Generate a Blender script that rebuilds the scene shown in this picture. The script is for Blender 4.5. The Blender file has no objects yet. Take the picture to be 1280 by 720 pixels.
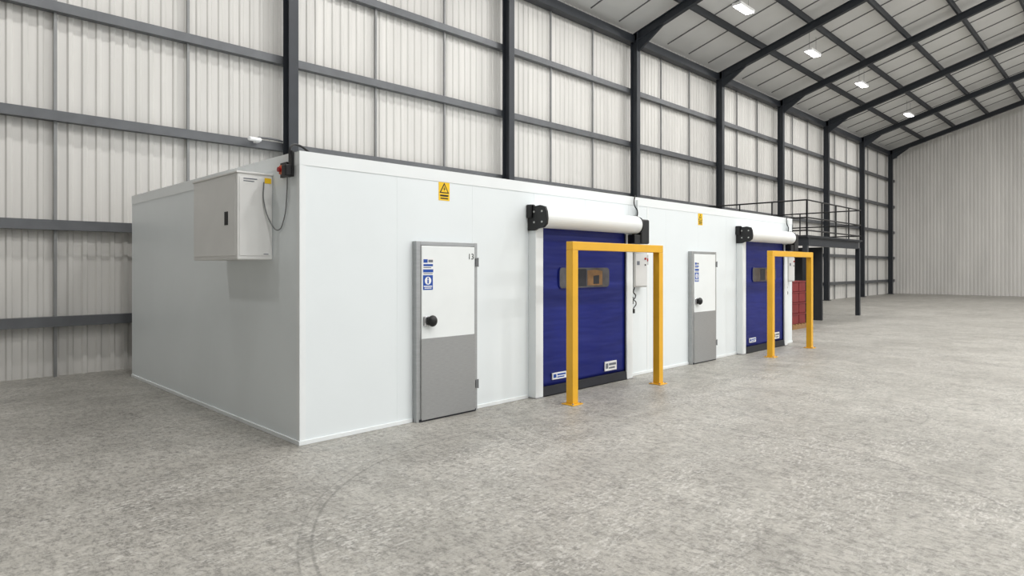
import bpy, bmesh, math, random
from mathutils import Vector, Matrix
random.seed(4)
S = bpy.context.scene
C = S.collection
S.view_settings.view_transform = 'Standard'
S.view_settings.look = 'None'

# ------------------------------------------------------------------ materials
def lin(c):
    return tuple(((v/255)/12.92 if v/255 <= .04045 else ((v/255+.055)/1.055)**2.4) for v in c)+(1,)

def mat(name, rgb, rough=.5, metal=0, var=.06, scale=4, bump=0, bscale=60, emit=0, stretch=(1,1,1)):
    m = bpy.data.materials.new(name); m.use_nodes = True
    nt = m.node_tree; b = nt.nodes['Principled BSDF']
    tc = nt.nodes.new('ShaderNodeTexCoord'); mp = nt.nodes.new('ShaderNodeMapping')
    mp.inputs['Scale'].default_value = stretch
    nt.links.new(tc.outputs['Object'], mp.inputs['Vector'])
    n = nt.nodes.new('ShaderNodeTexNoise'); n.inputs['Scale'].default_value = scale
    n.inputs['Detail'].default_value = 5
    nt.links.new(mp.outputs[0], n.inputs['Vector'])
    r = nt.nodes.new('ShaderNodeValToRGB')
    c = lin(rgb)
    r.color_ramp.elements[0].position = .3; r.color_ramp.elements[1].position = .7
    r.color_ramp.elements[0].color = tuple(max(0, v*(1-var)) for v in c[:3])+(1,)
    r.color_ramp.elements[1].color = tuple(min(1, v*(1+var)) for v in c[:3])+(1,)
    nt.links.new(n.outputs['Fac'], r.inputs['Fac'])
    nt.links.new(r.outputs['Color'], b.inputs['Base Color'])
    b.inputs['Roughness'].default_value = rough
    b.inputs['Metallic'].default_value = metal
    if bump:
        n2 = nt.nodes.new('ShaderNodeTexNoise'); n2.inputs['Scale'].default_value = bscale
        nt.links.new(mp.outputs[0], n2.inputs['Vector'])
        bp = nt.nodes.new('ShaderNodeBump'); bp.inputs['Strength'].default_value = bump
        bp.inputs['Distance'].default_value = .02
        nt.links.new(n2.outputs['Fac'], bp.inputs['Height'])
        nt.links.new(bp.outputs[0], b.inputs['Normal'])
    if emit:
        b.inputs['Emission Color'].default_value = c
        b.inputs['Emission Strength'].default_value = emit
    return m

M_panel = mat('white_insulated_panel', (232,238,240), .38, var=.015, scale=1.2)
M_trim = mat('white_trim', (236,240,241), .4, var=.01)
M_seam = mat('seam_sealant', (220,223,223), .7, var=.02)
M_clad = mat('liner_sheet', (208,206,202), .5, var=.09, scale=.9, stretch=(3,1,.22))
M_clad_dark = mat('low_bounce_dark_liner', (128,128,126), .8, var=.08, scale=.9)  # wall tone darkened in the colour to cut bounce onto the cold room side
M_roof = mat('roof_liner_sheet', (226,226,224), .6, var=.05, scale=.5)
M_steel = mat('dark_painted_steel', (42,46,52), .5, var=.1)
M_girt = mat('grey_galvanised_rail', (96,98,101), .45, metal=.3, var=.1)
M_rod = mat('sag_rod', (135,136,136), .5, metal=.2, var=.08)
M_yel = mat('yellow_powder_coat', (232,176,40), .4, var=.04)
M_blk = mat('black_plastic', (18,18,20), .45, var=.15)
M_rub = mat('black_rubber', (24,26,34), .6, var=.2)
M_alu = mat('brushed_aluminium', (172,174,175), .38, metal=.55, var=.06, scale=6, stretch=(1,1,10))
M_kick = mat('stainless_kickplate', (162,163,163), .45, metal=.45, var=.07, scale=14, stretch=(1,1,14))
M_chr = mat('chrome', (190,190,192), .2, metal=.9, var=.03)
M_door = mat('white_door_leaf', (236,240,240), .35, var=.015)
M_box = mat('grey_enclosure', (190,191,190), .45, var=.02)
M_side = mat('unit_casing_white', (228,228,226), .4, var=.02)
M_cdoor = mat('enclosure_door_grey', (212,213,212), .4, var=.02)
M_red = mat('red_plastic', (170,25,25), .4, var=.1)
M_sigy = mat('sign_yellow', (245,200,20), .5, var=.02)
M_sigb = mat('sign_blue', (20,75,165), .5, var=.03)
M_sigw = mat('sign_white', (240,240,240), .5, var=.01)
M_ink = mat('sign_ink', (20,20,22), .6, var=.05)
M_gink = mat('grey_ink', (110,115,125), .6, var=.05)
M_brown = mat('cardboard_brown', (120,88,52), .6, var=.3, scale=9)
M_orange = mat('orange_plastic', (215,100,35), .45, var=.05)
M_pane = mat('clear_vision_pvc', (72,70,72), .2, var=.35, scale=5)
M_deck = mat('mezzanine_deck', (40,42,46), .7, var=.1)
M_led = mat('led_diffuser', (255,255,255), .5, emit=14)
M_grey = mat('mid_grey_metal', (120,122,124), .5, var=.08)
M_vent = mat('vent_grey', (185,186,184), .5, var=.04)
M_joint = mat('roof_joint', (115,116,117), .6, var=.08)
M_wood = mat('pallet_wood', (150,115,75), .8, var=.2, scale=10)

# blue roll curtain : fabric with soft horizontal waves
M_blue = mat('blue_pvc_curtain', (18,30,112), .48, var=.12, scale=2, stretch=(.6,1,2.5))
nt = M_blue.node_tree; b = nt.nodes['Principled BSDF']
b.inputs['Specular IOR Level'].default_value = .3
tc = nt.nodes.new('ShaderNodeTexCoord'); mp = nt.nodes.new('ShaderNodeMapping')
mp.inputs['Scale'].default_value = (.5,1,3.2)
nz = nt.nodes.new('ShaderNodeTexNoise'); nz.inputs['Scale'].default_value = 1.6
bp = nt.nodes.new('ShaderNodeBump'); bp.inputs['Strength'].default_value = .6; bp.inputs['Distance'].default_value = .06
nt.links.new(tc.outputs['Object'], mp.inputs[0]); nt.links.new(mp.outputs[0], nz.inputs['Vector'])
nt.links.new(nz.outputs['Fac'], bp.inputs['Height']); nt.links.new(bp.outputs[0], b.inputs['Normal'])

# concrete
def concrete():
    m = bpy.data.materials.new('power_floated_concrete'); m.use_nodes = True
    nt = m.node_tree; N = nt.nodes; L = nt.links; b = N['Principled BSDF']
    tc = N.new('ShaderNodeTexCoord')
    def noise(sc, det=6, rough=.6, stretch=(1,1,1), rot=0, dist=0):
        mp = N.new('ShaderNodeMapping'); mp.inputs['Scale'].default_value = stretch
        mp.inputs['Rotation'].default_value = (0,0,rot)
        L.new(tc.outputs['Object'], mp.inputs[0])
        n = N.new('ShaderNodeTexNoise'); n.inputs['Scale'].default_value = sc
        n.inputs['Detail'].default_value = det; n.inputs['Roughness'].default_value = rough
        n.inputs['Distortion'].default_value = dist
        L.new(mp.outputs[0], n.inputs['Vector']); return n
    def ramp(n, p0, c0, p1, c1):
        r = N.new('ShaderNodeValToRGB'); e = r.color_ramp.elements
        e[0].position = p0; e[1].position = p1; e[0].color = c0; e[1].color = c1
        L.new(n.outputs[0], r.inputs[0]); return r
    def mul(a, bb, f):
        x = N.new('ShaderNodeMix'); x.data_type = 'RGBA'; x.blend_type = 'MULTIPLY'
        x.inputs[0].default_value = f
        L.new(a, x.inputs[6]); L.new(bb, x.inputs[7]); return x.outputs[2]
    g = lambda v: (v,v,v,1)
    base = ramp(noise(.45, 8, .6), .3, lin((153,150,143)), .7, lin((174,171,164)))
    mid = ramp(noise(2.2, 9, .78, (1,.4,1), .3, .5), .36, g(.74), .62, g(1.08))
    fine = ramp(noise(26, 7, .9, (1,.5,1), .35), .40, g(.36), .54, g(1.12))
    fine2 = ramp(noise(9, 10, .9, (.35,1,1), -.1, .9), .40, g(.58), .5, g(1.05))
    c = mul(base.outputs[0], mid.outputs[0], .75)
    c = mul(c, fine.outputs[0], .7)
    c = mul(c, fine2.outputs[0], .6)
    # pale dusty flecks in worn patches
    fl = ramp(noise(38, 4, .8, (.45,1,1), .15), .52, g(0), .60, g(1))
    pm = ramp(noise(1.1, 5, .7, (.5,1.3,1), .1), .42, g(.15), .6, g(.7))
    mm = N.new('ShaderNodeMath'); mm.operation='MULTIPLY'; L.new(fl.outputs[0], mm.inputs[0]); L.new(pm.outputs[0], mm.inputs[1])
    mx_ = N.new('ShaderNodeMix'); mx_.data_type='RGBA'; L.new(mm.outputs[0], mx_.inputs[0]); L.new(c, mx_.inputs[6]); mx_.inputs[7].default_value = lin((205,203,198))
    c = mx_.outputs[2]
    # curved tyre scuffs on the slab
    def arc(cx, cy, r, w, dark):
        nonlocal c
        mp = N.new('ShaderNodeMapping')
        # object origin of the slab is its centre (19,-6)
        mp.inputs['Location'].default_value = (19-cx, -6-cy, 0)
        L.new(tc.outputs['Object'], mp.inputs[0])
        fl = N.new('ShaderNodeVectorMath'); fl.operation='MULTIPLY'; fl.inputs[1].default_value=(1,1,0); L.new(mp.outputs[0], fl.inputs[0])
        ln = N.new('ShaderNodeVectorMath'); ln.operation = 'LENGTH'; L.new(fl.outputs[0], ln.inputs[0])
        s = N.new('ShaderNodeMath'); s.operation='SUBTRACT'; L.new(ln.outputs['Value'], s.inputs[0]); s.inputs[1].default_value = r
        a = N.new('ShaderNodeMath'); a.operation='ABSOLUTE'; L.new(s.outputs[0], a.inputs[0])
        rr = N.new('ShaderNodeValToRGB'); rr.color_ramp.elements[0].position = w*.4; rr.color_ramp.elements[1].position = w
        rr.color_ramp.elements[0].color = g(dark); rr.color_ramp.elements[1].color = g(1)
        L.new(a.outputs[0], rr.inputs[0])
        c = mul(c, rr.outputs[0], .7)
    arc(4.2, 2.6, 2.5, .014, .6)
    arc(4.3, 2.5, 2.72, .009, .7)
    arc(8.5, 3.0, 1.2, .012, .72)
    L.new(c, b.inputs['Base Color'])
    rr = ramp(noise(2.5, 6, .6), .3, g(.34), .7, g(.55))
    L.new(rr.outputs[0], b.inputs['Roughness'])
    bp = N.new('ShaderNodeBump'); bp.inputs['Strength'].default_value = .25; bp.inputs['Distance'].default_value = .01
    L.new(fine.outputs[0], bp.inputs['Height']); L.new(bp.outputs[0], b.inputs['Normal'])
    return m
M_conc = concrete()

# ------------------------------------------------------------------ helpers
def empty(name, loc):
    e = bpy.data.objects.new(name, None); e.empty_display_size = .2
    e.location = loc; C.objects.link(e); return e

def finish(name, bm, m, parent=None, bevel=0, smooth=False, seg=2):
    bmesh.ops.recalc_face_normals(bm, faces=bm.faces)
    vs = [v.co for v in bm.verts]
    ctr = Vector([(min(v[i] for v in vs)+max(v[i] for v in vs))/2 for i in range(3)])
    bmesh.ops.translate(bm, verts=bm.verts, vec=-ctr)
    me = bpy.data.meshes.new(name); bm.to_mesh(me); bm.free()
    if smooth:
        for p in me.polygons: p.use_smooth = True
    me.materials.append(m)
    o = bpy.data.objects.new(name, me); C.objects.link(o)
    o.location = ctr - (parent.location if parent else Vector((0,0,0)))
    if parent: o.parent = parent
    if bevel:
        md = o.modifiers.new('bevel', 'BEVEL'); md.width = bevel; md.segments = seg
        md.limit_method = 'ANGLE'; md.angle_limit = math.radians(40)
    return o

def addbox(bm, x0,x1,y0,y1,z0,z1):
    v = [bm.verts.new(p) for p in ((x0,y0,z0),(x1,y0,z0),(x1,y1,z0),(x0,y1,z0),(x0,y0,z1),(x1,y0,z1),(x1,y1,z1),(x0,y1,z1))]
    for f in ((0,3,2,1),(4,5,6,7),(0,1,5,4),(1,2,6,5),(2,3,7,6),(3,0,4,7)):
        bm.faces.new([v[i] for i in f])

def box(name, x0,x1,y0,y1,z0,z1, m, parent=None, bevel=0, seg=2):
    bm = bmesh.new(); addbox(bm, x0,x1,y0,y1,z0,z1)
    return finish(name, bm, m, parent, bevel, seg=seg)

def addbeam(bm, p0, p1, side, w, h):
    p0, p1, side = Vector(p0), Vector(p1), Vector(side).normalized()
    d = (p1-p0).normalized(); up = d.cross(side).normalized()
    vs = []
    for p in (p0, p1):
        for a, c in ((-1,-1),(1,-1),(1,1),(-1,1)):
            vs.append(bm.verts.new(p + side*a*w/2 + up*c*h/2))
    for f in ((0,1,2,3),(4,5,6,7),(0,1,5,4),(1,2,6,5),(2,3,7,6),(3,0,4,7)):
        bm.faces.new([vs[i] for i in f])

def addI(bm, p0, p1, side, w, h, t=.018):
    p0, p1, s = Vector(p0), Vector(p1), Vector(side).normalized()
    up = (p1-p0).normalized().cross(s).normalized()
    addbeam(bm, p0+up*(h/2-t/2), p1+up*(h/2-t/2), s, w, t)
    addbeam(bm, p0-up*(h/2-t/2), p1-up*(h/2-t/2), s, w, t)
    addbeam(bm, p0, p1, s, t, h-2*t)

def addcyl(bm, p0, p1, r, n=24):
    p0, p1 = Vector(p0), Vector(p1); d = p1-p0
    q = d.to_track_quat('Z','Y').to_matrix().to_4x4()
    bmesh.ops.create_cone(bm, cap_ends=True, segments=n, radius1=r, radius2=r, depth=d.length,
                          matrix=Matrix.Translation((p0+p1)/2) @ q)

def cyl(name, p0, p1, r, m, parent=None, n=24, bevel=0):
    bm = bmesh.new(); addcyl(bm, p0, p1, r, n)
    return finish(name, bm, m, parent, bevel)

def prism(name, pts, axis, a0, a1, m, parent=None, bevel=0):
    """closed 2-D outline extruded: axis 'x' pts=(y,z); axis 'y' pts=(x,z); axis 'z' pts=(x,y)"""
    bm = bmesh.new()
    def P(p, a):
        return {'x':(a,p[0],p[1]), 'y':(p[0],a,p[1]), 'z':(p[0],p[1],a)}[axis]
    A = [bm.verts.new(P(p,a0)) for p in pts]; B = [bm.verts.new(P(p,a1)) for p in pts]
    n = len(pts)
    bm.faces.new(A); bm.faces.new(B)
    for i in range(n): bm.faces.new((A[i],A[(i+1)%n],B[(i+1)%n],B[i]))
    return finish(name, bm, m, parent, bevel)

def tube(name, pts, r, m, parent=None):
    cu = bpy.data.curves.new(name, 'CURVE'); cu.dimensions = '3D'
    cu.bevel_depth = r; cu.bevel_resolution = 3; cu.resolution_u = 8
    sp = cu.splines.new('BEZIER'); sp.bezier_points.add(len(pts)-1)
    off = parent.location if parent else Vector((0,0,0))
    for bpnt, p in zip(sp.bezier_points, pts):
        bpnt.co = Vector(p)-off; bpnt.handle_left_type = bpnt.handle_right_type = 'AUTO'
    o = bpy.data.objects.new(name, cu); C.objects.link(o); cu.materials.append(m)
    if parent: o.parent = parent
    return o

def text(name, s, x, y, z, size, m, parent, rz=0):
    cu = bpy.data.curves.new(name, 'FONT'); cu.body = s; cu.size = size
    cu.align_x = 'CENTER'; cu.align_y = 'CENTER'; cu.extrude = .0006
    t = bpy.data.objects.new(name, cu); C.objects.link(t)
    bpy.context.view_layer.update()
    me = bpy.data.meshes.new_from_object(t.evaluated_get(bpy.context.evaluated_depsgraph_get()))
    bpy.data.objects.remove(t)
    me.materials.clear(); me.materials.append(m)
    o = bpy.data.objects.new(name, me); C.objects.link(o)
    o.rotation_euler = (math.radians(90), 0, rz)
    o.location = Vector((x,y,z)) - parent.location; o.parent = parent
    return o

# ------------------------------------------------------------------ hall shell
YW = 12.36; EAVE = 9.3; SL = .30; YR = -6.0
def roofz(y): return EAVE+.28+SL*(YW-y) if y > YR else EAVE+.28+SL*(YW-YR)-SL*(YR-y)
XA, XB = -8.0, 50.0
box('floor', XA-6, XB+2, -26, 14, -.2, 0, M_conc)

def ribbed(name, a0, a1, place, lo, hi, m, per=.2, dep=.025):
    bm = bmesh.new(); prof = []
    a = a0
    while a < a1:
        for da, dd in ((0,0),(per*.5,0),(per*.62,dep),(per*.88,dep)):
            prof.append((a+da, dd))
        a += per
    A = [bm.verts.new(place(p[0],p[1],lo)) for p in prof]
    B = [bm.verts.new(place(p[0],p[1],hi)) for p in prof]
    for i in range(len(prof)-1): bm.faces.new((A[i],A[i+1],B[i+1],B[i]))
    return finish(name, bm, m)
ribbed('wall_back', XA, XB, lambda a,d,z: (a, YW+.22-d, z), 0, 9.9, M_clad)
ribbed('wall_right', -20, YW+.25, lambda a,d,z: (XB+d, a, z), 0, 16, M_clad)
ribbed('unseen_wall_left', -20, YW+.25, lambda a,d,z: (XA-d, a, z), 0, 16, M_clad_dark)  # unseen wall added so ambient light enters only from the camera side
bm = bmesh.new()
def slab(bm, y0, y1):
    pts = [(XA,y0),(XB,y0),(XB,y1),(XA,y1)]
    lo = [bm.verts.new((x,y,(roofz(y)+.32))) for x,y in pts]
    hi = [bm.verts.new((x,y,(roofz(y)+.42))) for x,y in pts]
    bm.faces.new(lo); bm.faces.new(hi)
    for i in range(4): bm.faces.new((lo[i],lo[(i+1)%4],hi[(i+1)%4],hi[i]))
slab(bm, YR, YW+.3); slab(bm, -20, YR)
finish('ceiling', bm, M_roof)

# portal frames
for i in range(-2, 8):
    x = 6.15+6.03*i
    if i == 0: x = 6.0
    e = empty('steel_portal_frame', (x, YW-.13, 0))
    bm = bmesh.new(); addI(bm, (x,YW-.13,0), (x,YW-.13,EAVE+.35), (1,0,0), .20, .26); finish('column', bm, M_steel, e)
    bm = bmesh.new(); addI(bm, (x,YW-.02,EAVE+.15), (x,YR,roofz(YR)-.1), (1,0,0), .17, .28); finish('rafter', bm, M_steel, e)
    bm = bmesh.new(); addI(bm, (x,YR,roofz(YR)-.1), (x,-19.5,roofz(-19.5)-.1), (1,0,0), .17, .28); finish('rafter_far', bm, M_steel, e)
    prism('haunch', [(YW-.26,EAVE-.3),(YW-.26,EAVE+.1),(YW-1.2,roofz(YW-1.2)-.3)], 'x', x-.04, x+.04, M_steel, e)
    box('base_plate', x-.18, x+.18, YW-.3, YW+.05, 0, .03, M_steel, e)

# rails, eave beam
bm = bmesh.new()
for z in (.9, 2.45, 4.2, 5.95, 7.74):
    addbox(bm, XA, XB, YW+.02, YW+.17, z-.09, z-.075)
    addbox(bm, XA, XB, YW+.02, YW+.035, z-.075, z+.055)
    addbox(bm, XA, XB, YW+.02, YW+.17, z+.055, z+.07)
finish('wall_rail', bm, M_girt)
bm = bmesh.new()
for i in range(-2, 7):
    for k in (1,2):
        x = 6.15+6.03*(i+k/3)
        addbox(bm, x-.022, x+.022, YW+.10, YW+.15, 0, EAVE+.1)
finish('wall_sag_rods', bm, M_rod)
bm = bmesh.new(); addbox(bm, XA, XB, YW-.12, YW+.16, EAVE+.02, EAVE+.28); finish('eave_beam', bm, M_steel)
bm = bmesh.new()
y = YW-1.75
while y > -19:
    z = roofz(y)+.21
    addbox(bm, XA, XB, y-.06, y+.0, z-.12, z-.1); addbox(bm, XA, XB, y-.08, y-.06, z-.12, z+.12)
    y -= 1.75
finish('roof_purlins', bm, M_steel)
bm = bmesh.new()
for i in range(-2, 7):
    for k in (0,1,2,3):
        x = 6.15+6.03*(i+(k+.5)/4)
        addbeam(bm, (x,YW,roofz(YW)+.3), (x,YR,roofz(YR)+.3), (1,0,0), .03, .03)
finish('roof_sheet_joints', bm, M_joint)

# lights
def highbay(x, y, z, power):
    e = empty('led_high_bay_light', (x,y,z))
    box('housing', x-.5,x+.5,y-.16,y+.16,z,z+.09, M_sigw, e, .02)
    box('diffuser', x-.46,x+.46,y-.13,y+.13,z-.015,z, M_led, e, .004)
    bm = bmesh.new()
    zt = roofz(y)+.3
    for dx in (-.35,.35): addcyl(bm, (x+dx,y,z+.09), (x+dx,y,zt), .006, 8)
    finish('hanger', bm, M_grey, e)
    l = bpy.data.lights.new('lamp', 'AREA'); l.shape='RECTANGLE'; l.size=.9; l.size_y=.25; l.energy=power
    l.color=(1,.985,.96)
    o = bpy.data.objects.new('lamp', l); C.objects.link(o); o.parent = e; o.location=(0,0,-.03)
for x in (-4.1, 1.9, 7.9, 13.9, 19.9, 25.9, 31.9, 40):
    for y, p in ((9.24,115), (2.0,235), (-5.0,420), (-12,420)):
        if x < 1: p = 120 if y > 9 else 12
        highbay(x, y, roofz(y)-.43, p)

# ------------------------------------------------------------------ cold room
YF = 5.925; X0 = 3.0; X1 = 15.3; YB = 11.6; H = 2.9
cr = empty('cold_room', (X0, YF, 0))
box('insulated_core', X0+.012, X1-.014, YF+.012, YB-.002, 0, H-.014, M_seam, cr)
xs = [X0+.002]
for k in range(1, 11): xs.append(X0+.03+k*1.12)
xs.append(X1-.013)
bm = bmesh.new()
for a, b_ in zip(xs[:-1], xs[1:]): addbox(bm, a+.0005, b_-.0005, YF, YF+.014, .0, H-.013)
finish('front_panels', bm, M_panel, cr, .0005, seg=1)
bm = bmesh.new(); ys = [YF+.016, 7.1, 8.22, 9.34, 10.46, YB]
for a, b_ in zip(ys[:-1], ys[1:]): addbox(bm, X0, X0+.012, a+.0005, b_-.0005, 0, H-.013)
finish('side_panels', bm, M_panel, cr, .0005, seg=1)
box('roof_panel', X0, X1, YF, YB, H-.012, H, M_panel, cr)
box('end_panel', X1-.012, X1, YF, YB, 0, H-.013, M_panel, cr)
# folded angle flashings
prism('top_flashing_front', [(YF-.005,H-.13),(YF-.0005,H-.13),(YF-.0005,H+.001),(YF+.08,H+.001),(YF+.08,H+.006),(YF-.005,H+.006)], 'x', X0-.005, X1+.003, M_trim, cr)
prism('top_flashing_side', [(X0-.005,H-.13),(X0-.0005,H-.13),(X0-.0005,H+.001),(X0+.08,H+.001),(X0+.08,H+.0055),(X0-.005,H+.0055)], 'y', YF-.0003, YB, M_trim, cr)
prism('corner_flashing', [(X0-.004,YF-.004),(X0+.06,YF-.004),(X0+.06,YF-.0005),(X0-.0005,YF-.0005),(X0-.0005,YF+.06),(X0-.004,YF+.06)], 'z', 0.046, H-.131, M_trim, cr)
bm = bmesh.new()
for a, b_ in ((X0-.015,4.355),(5.29,6.26),(8.57,10.505),(11.44,12.41),(14.72,X1)):
    addbox(bm, a, b_, YF-.015, YF-.0005, 0, .045)
addbox(bm, X0-.015, X0-.0005, YF, YB, 0, .045)
finish('base_skirting', bm, M_trim, cr, .004)
box('joint_strip', 9.16, 9.21, YF-.004, YF, .055, H-.131, M_trim, cr)

# loose power cable along the top edge
pts = []; x = X0+.5
while x < 15.1:
    pts.append((x, YF+.10+random.random()*.05, H+.012+random.choice((0,.0,.015,.05))+random.random()*.01)); x += .3+random.random()*.4
tube('power_cable', pts, .010, M_blk)

# ------------------------------------------------------------------ personnel doors
def personnel_door(dx):
    xa, xb = 4.36+dx, 5.285+dx; yf = 5.85; top = 2.055
    e = empty('cold_room_door', ((xa+xb)/2, YF, 0))
    bm = bmesh.new()
    addbox(bm, xa, xa+.06, yf, YF-.001, 0, top); addbox(bm, xb-.05, xb, yf, YF-.001, 0, top)
    addbox(bm, xa+.06, xb-.05, yf, YF-.001, top-.045, top)
    finish('frame', bm, M_alu, e, .004)
    box('leaf', xa+.066, xb-.056, yf-.012, YF-.01, .02, top-.05, M_door, e, .006)
    box('kick_plate', xa+.062, xb-.052, yf-.018, yf-.012, .02, .945, M_kick, e, .001)
    box('bottom_seal', xa+.04, xb-.03, yf-.008, yf+.02, .0, .03, M_rub, e)
    # latch
    hx, hz = xa+.17, 1.145
    box('latch_plate', hx-.085, hx+.03, yf-.035, yf-.012, hz-.055, hz+.055, M_chr, e, .02, 4)
    bm = bmesh.new()
    bmesh.ops.create_uvsphere(bm, u_segments=24, v_segments=14, radius=.062,
        matrix=Matrix.Translation((hx+.015, yf-.06, hz)) @ Matrix.Diagonal((1,.7,1.05,1)))
    finish('latch_knob', bm, M_blk, e, smooth=True)
    cyl('latch_boss', (hx+.015,yf-.012,hz), (hx+.015,yf-.05,hz), .045, M_chr, e, bevel=.004)
    for hz2 in (1.82, .33, ):
        bm = bmesh.new(); addbox(bm, xb-.03, xb+.004, yf-.014, yf-.002, hz2-.05, hz2+.05)
        addcyl(bm, (xb+.002,yf-.012,hz2-.055), (xb+.002,yf-.012,hz2+.055), .009, 12)
        finish('hinge', bm, M_grey, e, .003)
    # stickers
    ys_ = yf-.0135
    box('label_plate', xa+.08, xa+.235, ys_, yf-.012, 1.675, 1.865, M_sigw, e)
    bm = bmesh.new()
    addbox(bm, xa+.09, xa+.15, ys_-.001, ys_, 1.81, 1.85); addbox(bm, xa+.09, xa+.225, ys_-.001, ys_, 1.77, 1.795)
    addbox(bm, xa+.085, xa+.23, ys_-.001, ys_, 1.70, 1.735)
    finish('label_print', bm, M_sigb, e)
    bm = bmesh.new()
    addbox(bm, xa+.16, xa+.225, ys_-.001, ys_, 1.815, 1.845); addbox(bm, xa+.09, xa+.2, ys_-.001, ys_, 1.75, 1.76)
    addbox(bm, xa+.09, xa+.22, ys_-.001, ys_, 1.683, 1.692)
    finish('label_print_grey', bm, M_gink, e)
    box('safety_notice', xa+.085, xa+.225, ys_, yf-.012, 1.5, 1.668, M_sigb, e)
    cyl('notice_roundel', (xa+.155,ys_,1.605), (xa+.155,ys_-.001,1.605), .046, M_sigw, e, 32)
    bm = bmesh.new(); addcyl(bm, (xa+.155,ys_-.001,1.632), (xa+.155,ys_-.002,1.632), .011, 16)
    addbox(bm, xa+.145, xa+.165, ys_-.002, ys_-.001, 1.572, 1.618); finish('notice_figure', bm, M_sigb, e)
    bm = bmesh.new(); addbox(bm, xa+.095, xa+.215, ys_-.001, ys_, 1.535, 1.547); addbox(bm, xa+.105, xa+.205, ys_-.001, ys_, 1.515, 1.525)
    finish('notice_lettering', bm, M_sigw, e)
    if dx == 0: text('door_number', '13', xb-.115, ys_-.001, 1.885, .10, M_ink, e)
    return e
P = 6.15
personnel_door(0); personnel_door(P)

# ------------------------------------------------------------------ warning signs
def warning(dx):
    xa, xb, za, zb = 4.74+dx, 4.905+dx, 2.55, 2.765
    e = empty('electrical_warning_sign', ((xa+xb)/2, YF, 2.65)); y = YF
    box('plate', xa, xb, y-.003, y, za, zb, M_sigy, e)
    c = (xa+xb)/2
    def tri(s, zc): return [(c-s, zc-s*.62),(c+s, zc-s*.62),(c, zc+s*1.1)]
    prism('triangle', tri(.072, 2.682), 'y', y-.0045, y-.003, M_ink, e)
    prism('triangle_fill', tri(.050, 2.680), 'y', y-.0055, y-.0045, M_sigy, e)
    prism('lightning_bolt', [(c+.008,2.722),(c-.014,2.682),(c-.001,2.682),(c-.01,2.655),(c+.016,2.692),(c+.003,2.692)], 'y', y-.0065, y-.0055, M_ink, e)
    bm = bmesh.new(); addbox(bm, xa+.02, xb-.02, y-.0045, y-.003, 2.598, 2.618); addbox(bm, xa+.025, xb-.025, y-.0045, y-.003, 2.568, 2.582)
    finish('caption', bm, M_ink, e)
warning(0); warning(P-.02)

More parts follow.
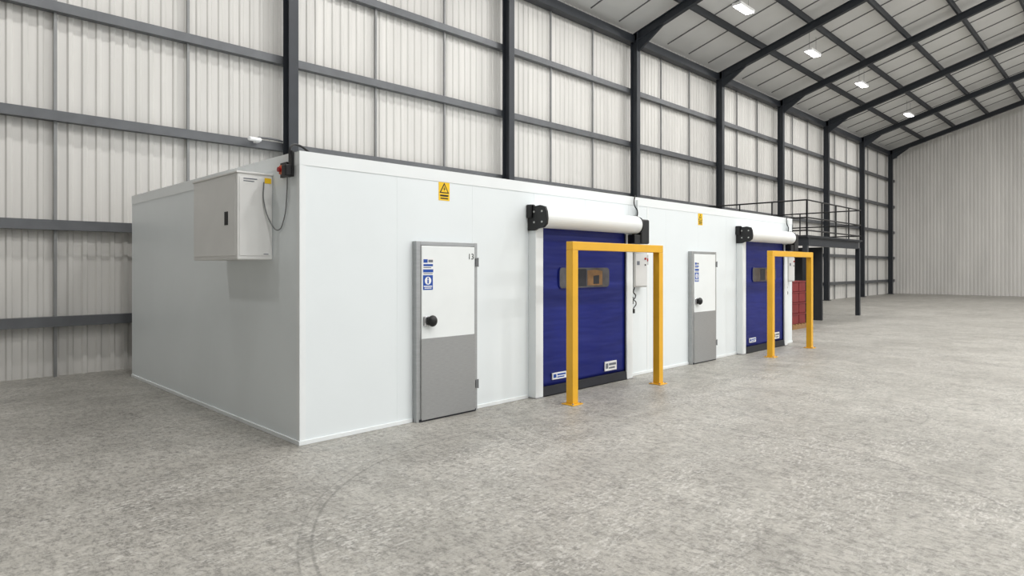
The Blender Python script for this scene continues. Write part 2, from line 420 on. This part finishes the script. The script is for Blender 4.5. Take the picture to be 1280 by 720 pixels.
# ------------------------------------------------------------------ rapid roll doors
def roll_door(dx):
    xa, xb = 6.28+dx, 8.55+dx
    e = empty('rapid_roll_door', ((xa+xb)/2, YF, 0))
    for nm, a, b_ in (('guide_left', xa, xa+.15), ('guide_right', xb-.16, xb)):
        bm = bmesh.new()
        addbox(bm, a, b_, 5.79, YF-.001, 0.012, 2.3)
        finish(nm, bm, M_trim, e, .006)
        box(nm+'_groove', (b_-.012 if 'left' in nm else a-.004), (b_+.004 if 'left' in nm else a+.012), 5.815, 5.86, .012, 2.28, M_rub, e)
        box(nm+'_foot', a-.01, b_+.01, 5.775, YF-.001, 0, .012, M_chr, e)
    # curtain (gently rippled sheet)
    bm = bmesh.new(); nx, nz = 24, 40
    ca, cb = xa+.145, xb-.155; grid=[]
    for j in range(nz+1):
        row=[]
        for i in range(nx+1):
            u=i/nx; w=j/nz
            x=ca+(cb-ca)*u; z=.13+(2.35-.13)*w
            y=5.838+.006*math.sin(w*19+u*1.2)*math.sin(u*math.pi)+.004*math.sin(w*41+2*u)*math.sin(u*math.pi)
            row.append(bm.verts.new((x,y,z)))
        grid.append(row)
    for j in range(nz):
        for i in range(nx): bm.faces.new((grid[j][i],grid[j][i+1],grid[j+1][i+1],grid[j+1][i]))
    o = finish('curtain', bm, M_blue, e, smooth=True)
    sd = o.modifiers.new('s','SOLIDIFY'); sd.thickness=.004
    prism('bottom_bar', [(5.79,.02),(5.80,.0),(5.88,.0),(5.89,.02),(5.875,.135),(5.81,.135)], 'x', ca, cb, M_rub, e, .004)
    # vision window
    wa, wb, z0, z1 = 6.80+dx, 7.955+dx, 1.465, 1.755
    def rr(a, b_, c, d, r):
        out=[]
        for cx, cz, st in ((b_-r,d-r,0),(a+r,d-r,90),(a+r,c+r,180),(b_-r,c+r,270)):
            for k in range(7):
                t=math.radians(st+15*k); out.append((cx+r*math.cos(t), cz+r*math.sin(t)))
        return out
    prism('vision_window_welt', rr(wa-.012,wb+.012,z0-.012,z1+.012,.07), 'y', 5.818, 5.828, M_blue, e)
    prism('vision_window', rr(wa,wb,z0,z1,.06), 'y', 5.814, 5.818, M_pane, e)
    prism('vision_window_stock', [(wa+.62,z0+.03),(wa+.98,z0+.03),(wa+.98,z1-.05),(wa+.8,z1-.03),(wa+.62,z1-.04)], 'y', 5.8125, 5.814, M_brown, e)
    prism('vision_window_dark', [(wa+.36,z0+.02),(wa+.60,z0+.02),(wa+.60,z1-.02),(wa+.36,z1-.02)], 'y', 5.8125, 5.814, M_rub, e)
    prism('vision_window_stock_dark', [(wa+.76,z0+.05),(wa+.9,z0+.05),(wa+.9,z0+.18),(wa+.76,z0+.17)], 'y', 5.8115, 5.8125, M_rub, e)
    # maker / safety labels
    for k, (la, lb, lz0, lz1) in enumerate(((ca+.22, ca+.52, .21, .30), (ca+1.42, ca+1.72, .19, .33))):
        box('label_%d'%(k+1), la+.0, lb, 5.812, 5.828, lz0, lz1, M_sigw, e)
        bm = bmesh.new(); h_=lz1-lz0
        addbox(bm, la+.02, la+.08, 5.810, 5.812, lz0+h_*.25, lz1-h_*.2)
        addbox(bm, la+.1, lb-.02, 5.810, 5.812, lz0+h_*.55, lz1-h_*.2)
        addbox(bm, la+.1, lb-.05, 5.810, 5.812, lz0+h_*.2, lz0+h_*.38)
        finish('label_print_%d'%(k+1), bm, M_gink if k else M_sigb, e)
    # hood
    yc, zc, r = 5.735, 2.425, .14
    pts=[(YF-.002, zc+r*.9)]
    for k in range(0, 19):
        t=math.radians(80+k*200/18); pts.append((yc+r*math.cos(t), zc+r*math.sin(t)))
    pts.append((YF-.002, zc-r*.75))
    h = prism('roller_hood', pts, 'x', xa+.02, xb-.02, M_trim, e)
    # end plates with bolt heads
    q=[(YF-.002,2.60),(5.83,2.60),(5.80,2.575),(5.70,2.585),(5.61,2.56),(5.585,2.50),(5.575,2.40),(5.585,2.33),(5.64,2.285),(5.74,2.275),(5.80,2.25),(YF-.002,2.25)]
    prism('end_plate_left', q, 'x', xa-.02, xa+.02, M_blk, e, .006)
    q=[(YF-.002,2.57),(5.72,2.575),(5.62,2.53),(5.585,2.46),(5.585,2.38),(5.62,2.31),(5.72,2.275),(YF-.002,2.27)]
    prism('end_plate_right', q, 'x', xb-.02, xb+.0, M_blk, e, .004)
    bm = bmesh.new()
    for yy, zz in ((5.66,2.50),(5.66,2.36),(5.80,2.50),(5.80,2.36)): addcyl(bm, (xa-.02,yy,zz), (xa-.028,yy,zz), .013, 12)
    finish('end_plate_bolts', bm, M_vent, e)
    bm = bmesh.new(); addbox(bm, xa-.05, xa-.02, 5.83, YF-.002, 2.42, 2.60); finish('bearing_block', bm, M_blk, e, .012)
    # drive motor
    bm = bmesh.new()
    addbox(bm, xb+.02, xb+.25, 5.64, YF-.002, 2.13, 2.52)
    finish('motor_gearbox', bm, M_blk, e, .025, seg=3)
    bm = bmesh.new(); addbox(bm, xb-.14, xb+.02, 5.66, 5.8, 2.13, 2.27)
    finish('motor_body', bm, M_blk, e, .008)
    box('cable_trunk', 8.83+dx, 8.86+dx, 5.885, YF-.001, 2.02, 2.86, M_trim, e, .003)
    tube('motor_cable', [(8.64+dx,5.80,2.14),(8.70+dx,5.82,2.06),(8.72+dx,5.85,2.01)], .01, M_blk, e)
    tube('upper_cable', [(8.75+dx,5.88,2.5),(8.80+dx,5.87,2.66),(8.72+dx,5.88,2.78),(8.78+dx,5.9,2.93)], .01, M_blk, e)
    return e
roll_door(0); roll_door(P)

def control_box(dx):
    e = empty('roll_door_control_box', (8.8+dx, YF, 1.7))
    box('cabinet', 8.61+dx, 8.98+dx, 5.80, YF-.001, 1.44, 2.0, M_box, e, .012)
    box('cabinet_door', 8.63+dx, 8.96+dx, 5.792, 5.80, 1.46, 1.98, M_cdoor, e, .004)
    box('display', 8.67+dx, 8.74+dx, 5.788, 5.792, 1.80, 1.86, M_gink, e)
    cyl('stop_button', (8.90+dx,5.792,1.90), (8.90+dx,5.775,1.90), .018, M_red, e)
    cyl('start_button', (8.90+dx,5.792,1.80), (8.90+dx,5.78,1.80), .012, M_ink, e)
    box('isolator', 9.03+dx, 9.11+dx, 5.86, YF-.001, 1.80, 1.97, M_box, e, .008)
    box('isolator_switch', 9.055+dx, 9.085+dx, 5.845, 5.86, 1.86, 1.91, M_red, e, .006)
    tube('lower_cable', [(8.70+dx,5.86,1.44),(8.70+dx,5.88,1.36),(8.76+dx,5.88,1.30),(8.68+dx,5.89,1.22)], .009, M_ink, e)
    box('photocell', 8.62+dx, 8.68+dx, 5.86, YF-.001, 1.17, 1.29, M_blk, e, .008)
    tube('loose_lead', [(8.68+dx,5.88,1.25),(8.76+dx,5.87,1.18),(8.70+dx,5.88,1.1),(8.66+dx,5.89,1.04)], .008, M_blk, e)
    box('pull_switch', 8.69+dx, 8.73+dx, 5.87, YF-.001, 1.02, 1.09, M_blk, e, .004)
control_box(0); control_box(P)

# ------------------------------------------------------------------ yellow goal post barriers
def goal(dx):
    a, b_ = 6.385+dx, 8.42+dx; y = 5.25; w = .055; top = 2.09
    e = empty('yellow_barrier_frame', ((a+b_)/2, y, 0))
    box('post_left', a-w, a+w, y-w, y+w, .012, top-.11, M_yel, e, .006)
    box('post_right', b_-w, b_+w, y-w, y+w, .012, top-.11, M_yel, e, .006)
    box('crossbar', a-w, b_+w, y-w, y+w, top-.11, top, M_yel, e, .006)
    for nm, c in (('base_plate_left', a), ('base_plate_right', b_)):
        box(nm, c-.1, c+.1, y-.1, y+.1, 0, .012, M_yel, e, .003)
        bm = bmesh.new()
        for sx in (-1,1):
            for sy in (-1,1): addcyl(bm, (c+sx*.075,y+sy*.075,.012), (c+sx*.075,y+sy*.075,.028), .012, 6)
        finish(nm+'_bolts', bm, M_chr, e)
goal(0); goal(P-.03)

# ------------------------------------------------------------------ refrigeration unit on the side wall
ux0, ux1, uy0, uy1, uz0, uz1 = 2.63, X0-.001, 6.52, 7.75, 1.835, 2.72
ru = empty('refrigeration_unit', (X0, 7.1, 1.83))
box('casing', ux0, ux1, uy0, uy1, uz0, uz1, M_side, ru, .012)
box('side_cover', ux0+.02, ux1-.03, uy0-.006, uy0, uz0+.04, uz1-.04, M_side, ru, .003)
box('top_lid', ux0-.01, ux1, uy0-.01, uy1+.01, uz1-.005, uz1+.015, M_side, ru, .004)
box('front_cover', ux0-.006, ux0, uy0+.04, uy1-.04, uz0+.04, uz1-.04, M_side, ru, .003)
box('display', ux0-.010, ux0-.004, uy0+.22, uy0+.31, uz0+.36, uz0+.50, M_ink, ru, .002)
box('hazard_label', ux1-.09, ux1-.02, uy0-.009, uy0-.006, uz1-.09, uz1-.035, M_sigy, ru)
bm = bmesh.new()
addbox(bm, ux0+.06, ux0+.20, uy0-.008, uy0-.006, uz1-.062, uz1-.052); addbox(bm, ux0+.06, ux0+.17, uy0-.008, uy0-.006, uz1-.085, uz1-.077)
addbox(bm, ux1-.10, ux1-.05, uy0-.008, uy0-.006, uz0+.055, uz0+.063)
finish('casing_print', bm, M_gink, ru)
tube('supply_cable', [(ux1-.10,uy0-.012,2.64),(ux1-.11,uy0-.03,2.45),(ux1-.05,uy0-.06,2.22),(X0-.02,6.36,2.14),(X0-.015,6.24,2.24),(X0-.015,6.17,2.5),(X0-.015,6.16,2.68)], .006, M_grey, ru)

# isolator + corner gadget
iso = empty('isolator_switch', (X0, 6.22, 2.75))
box('body', X0-.06, X0-.001, 6.18, 6.26, 2.70, 2.79, M_orange, iso, .01)
box('back_box', X0-.03, X0-.001, 6.15, 6.29, 2.67, 2.82, M_blk, iso, .005)
cyl('knob', (X0-.06,6.22,2.745),(X0-.085,6.22,2.745), .025, M_red, iso)
cam_ = empty('corner_sounder', (X0, 6.06, 2.8))
box('bracket', X0-.03, X0-.006, 6.03, 6.11, 2.66, 2.92, M_blk, cam_, .006)
box('body', X0-.10, X0-.03, 6.02, 6.12, 2.66, 2.78, M_blk, cam_, .015)
tube('cable', [(X0-.03,6.07,2.88),(X0-.01,6.08,2.97),(X0+.08,6.1,2.99),(X0+.16,6.05,2.93)], .012, M_blk, cam_)

# small bullet camera and conduit on the wall rail
bc = empty('security_camera', (5.3, YW, 4.25))
cyl('body', (5.12,YW-.22,4.22),(5.38,YW-.12,4.24), .04, M_sigw, bc, bevel=.006)
box('mount', 5.3, 5.38, YW-.12, YW+.02, 4.19, 4.27, M_sigw, bc, .006)
tube('conduit', [(5.38,YW-.02,4.30),(5.7,YW-.02,4.31),(5.88,YW-.02,4.29)], .02, M_girt, bc)

# ------------------------------------------------------------------ mezzanine beyond the cold room
mz = empty('mezzanine_platform', (20.6, 8, 0))
mx, my0, my1, dz, mxe = 20.6, 7.5, 11.9, 2.78, 26.0
box('deck', mx, mxe, my0, my1, dz-.06, dz, M_deck, mz)
bm = bmesh.new()
addI(bm, (mx+.1,my0,dz-.2), (mx+.1,my1,dz-.2), (1,0,0), .14, .26)
addI(bm, (mx+.1,my0+.1,dz-.2), (mxe-.1,my0+.1,dz-.2), (0,1,0), .14, .26)
for x in (mx+.1, mxe-.2):
    for y in (my0+.1, 9.7, 11.7): addbox(bm, x-.07, x+.07, y-.07, y+.07, 0, dz-.3)
finish('supports', bm, M_steel, mz)
bm = bmesh.new()
def rail(p0, p1):
    p0, p1 = Vector(p0), Vector(p1); n = max(1, round((p1-p0).length/1.2))
    for k in range(n+1):
        q = p0.lerp(p1, k/n); addcyl(bm, q, q+Vector((0,0,1.1)), .024, 10)
    for h in (.15, .55, 1.1): addcyl(bm, p0+Vector((0,0,h)), p1+Vector((0,0,h)), .024, 10)
rail((mx+.04,my0+.04,dz),(mx+.04,my1,dz)); rail((mx+.04,my0+.04,dz),(mxe-.1,my0+.04,dz)); rail((mxe-.1,my0+.04,dz),(mxe-.1,my1,dz))
finish('guard_rail', bm, M_blk, mz)
box('partition', 22.4, 22.5, my0+.2, my1, 0, dz-.34, M_deck, mz)

# red crates on pallets in front of the platform
def crates(x, y, n, m):
    e = empty('crate_stack', (x,y,0))
    bm = bmesh.new()
    for k in range(5): addbox(bm, x-.5+k*.22, x-.38+k*.22, y-.4, y+.4, .12, .145)
    for yy in (-.4,-.05,.3): addbox(bm, x-.5, x+.5, y+yy, y+yy+.1, 0, .12)
    finish('pallet', bm, M_wood, e)
    bm = bmesh.new()
    for k in range(n):
        z = .147+k*.31
        for sx in (-.25,.25):
            for sy in (-.2,.2):
                cx, cy = x+sx, y+sy
                addbox(bm, cx-.23,cx+.23,cy-.18,cy+.18,z,z+.26)
                addbox(bm, cx-.245,cx+.245,cy-.195,cy+.195,z+.26,z+.30)
    finish('crates', bm, m, e, .01)
M_red2 = mat('dark_red_crate_plastic', (120,22,24), .5, var=.15)
crates(18.9, 7.5, 4, M_red2); crates(19.0, 8.7, 3, M_rub)

# ------------------------------------------------------------------ world + camera
w = bpy.data.worlds.new('hall_ambient'); S.world = w; w.use_nodes = True
w.node_tree.nodes['Background'].inputs[0].default_value = (.95,.975,1,1)
w.node_tree.nodes['Background'].inputs[1].default_value = 1.05
cd = bpy.data.cameras.new('camera'); cam = bpy.data.objects.new('camera', cd); C.objects.link(cam)
cd.sensor_width = 36; cd.lens = 22.5; cd.shift_y = -25/1280; cd.clip_end = 300
cam.location = (0,0,1.75); cam.rotation_euler = (math.radians(90), 0, math.radians(44.8-90))
S.camera = cam
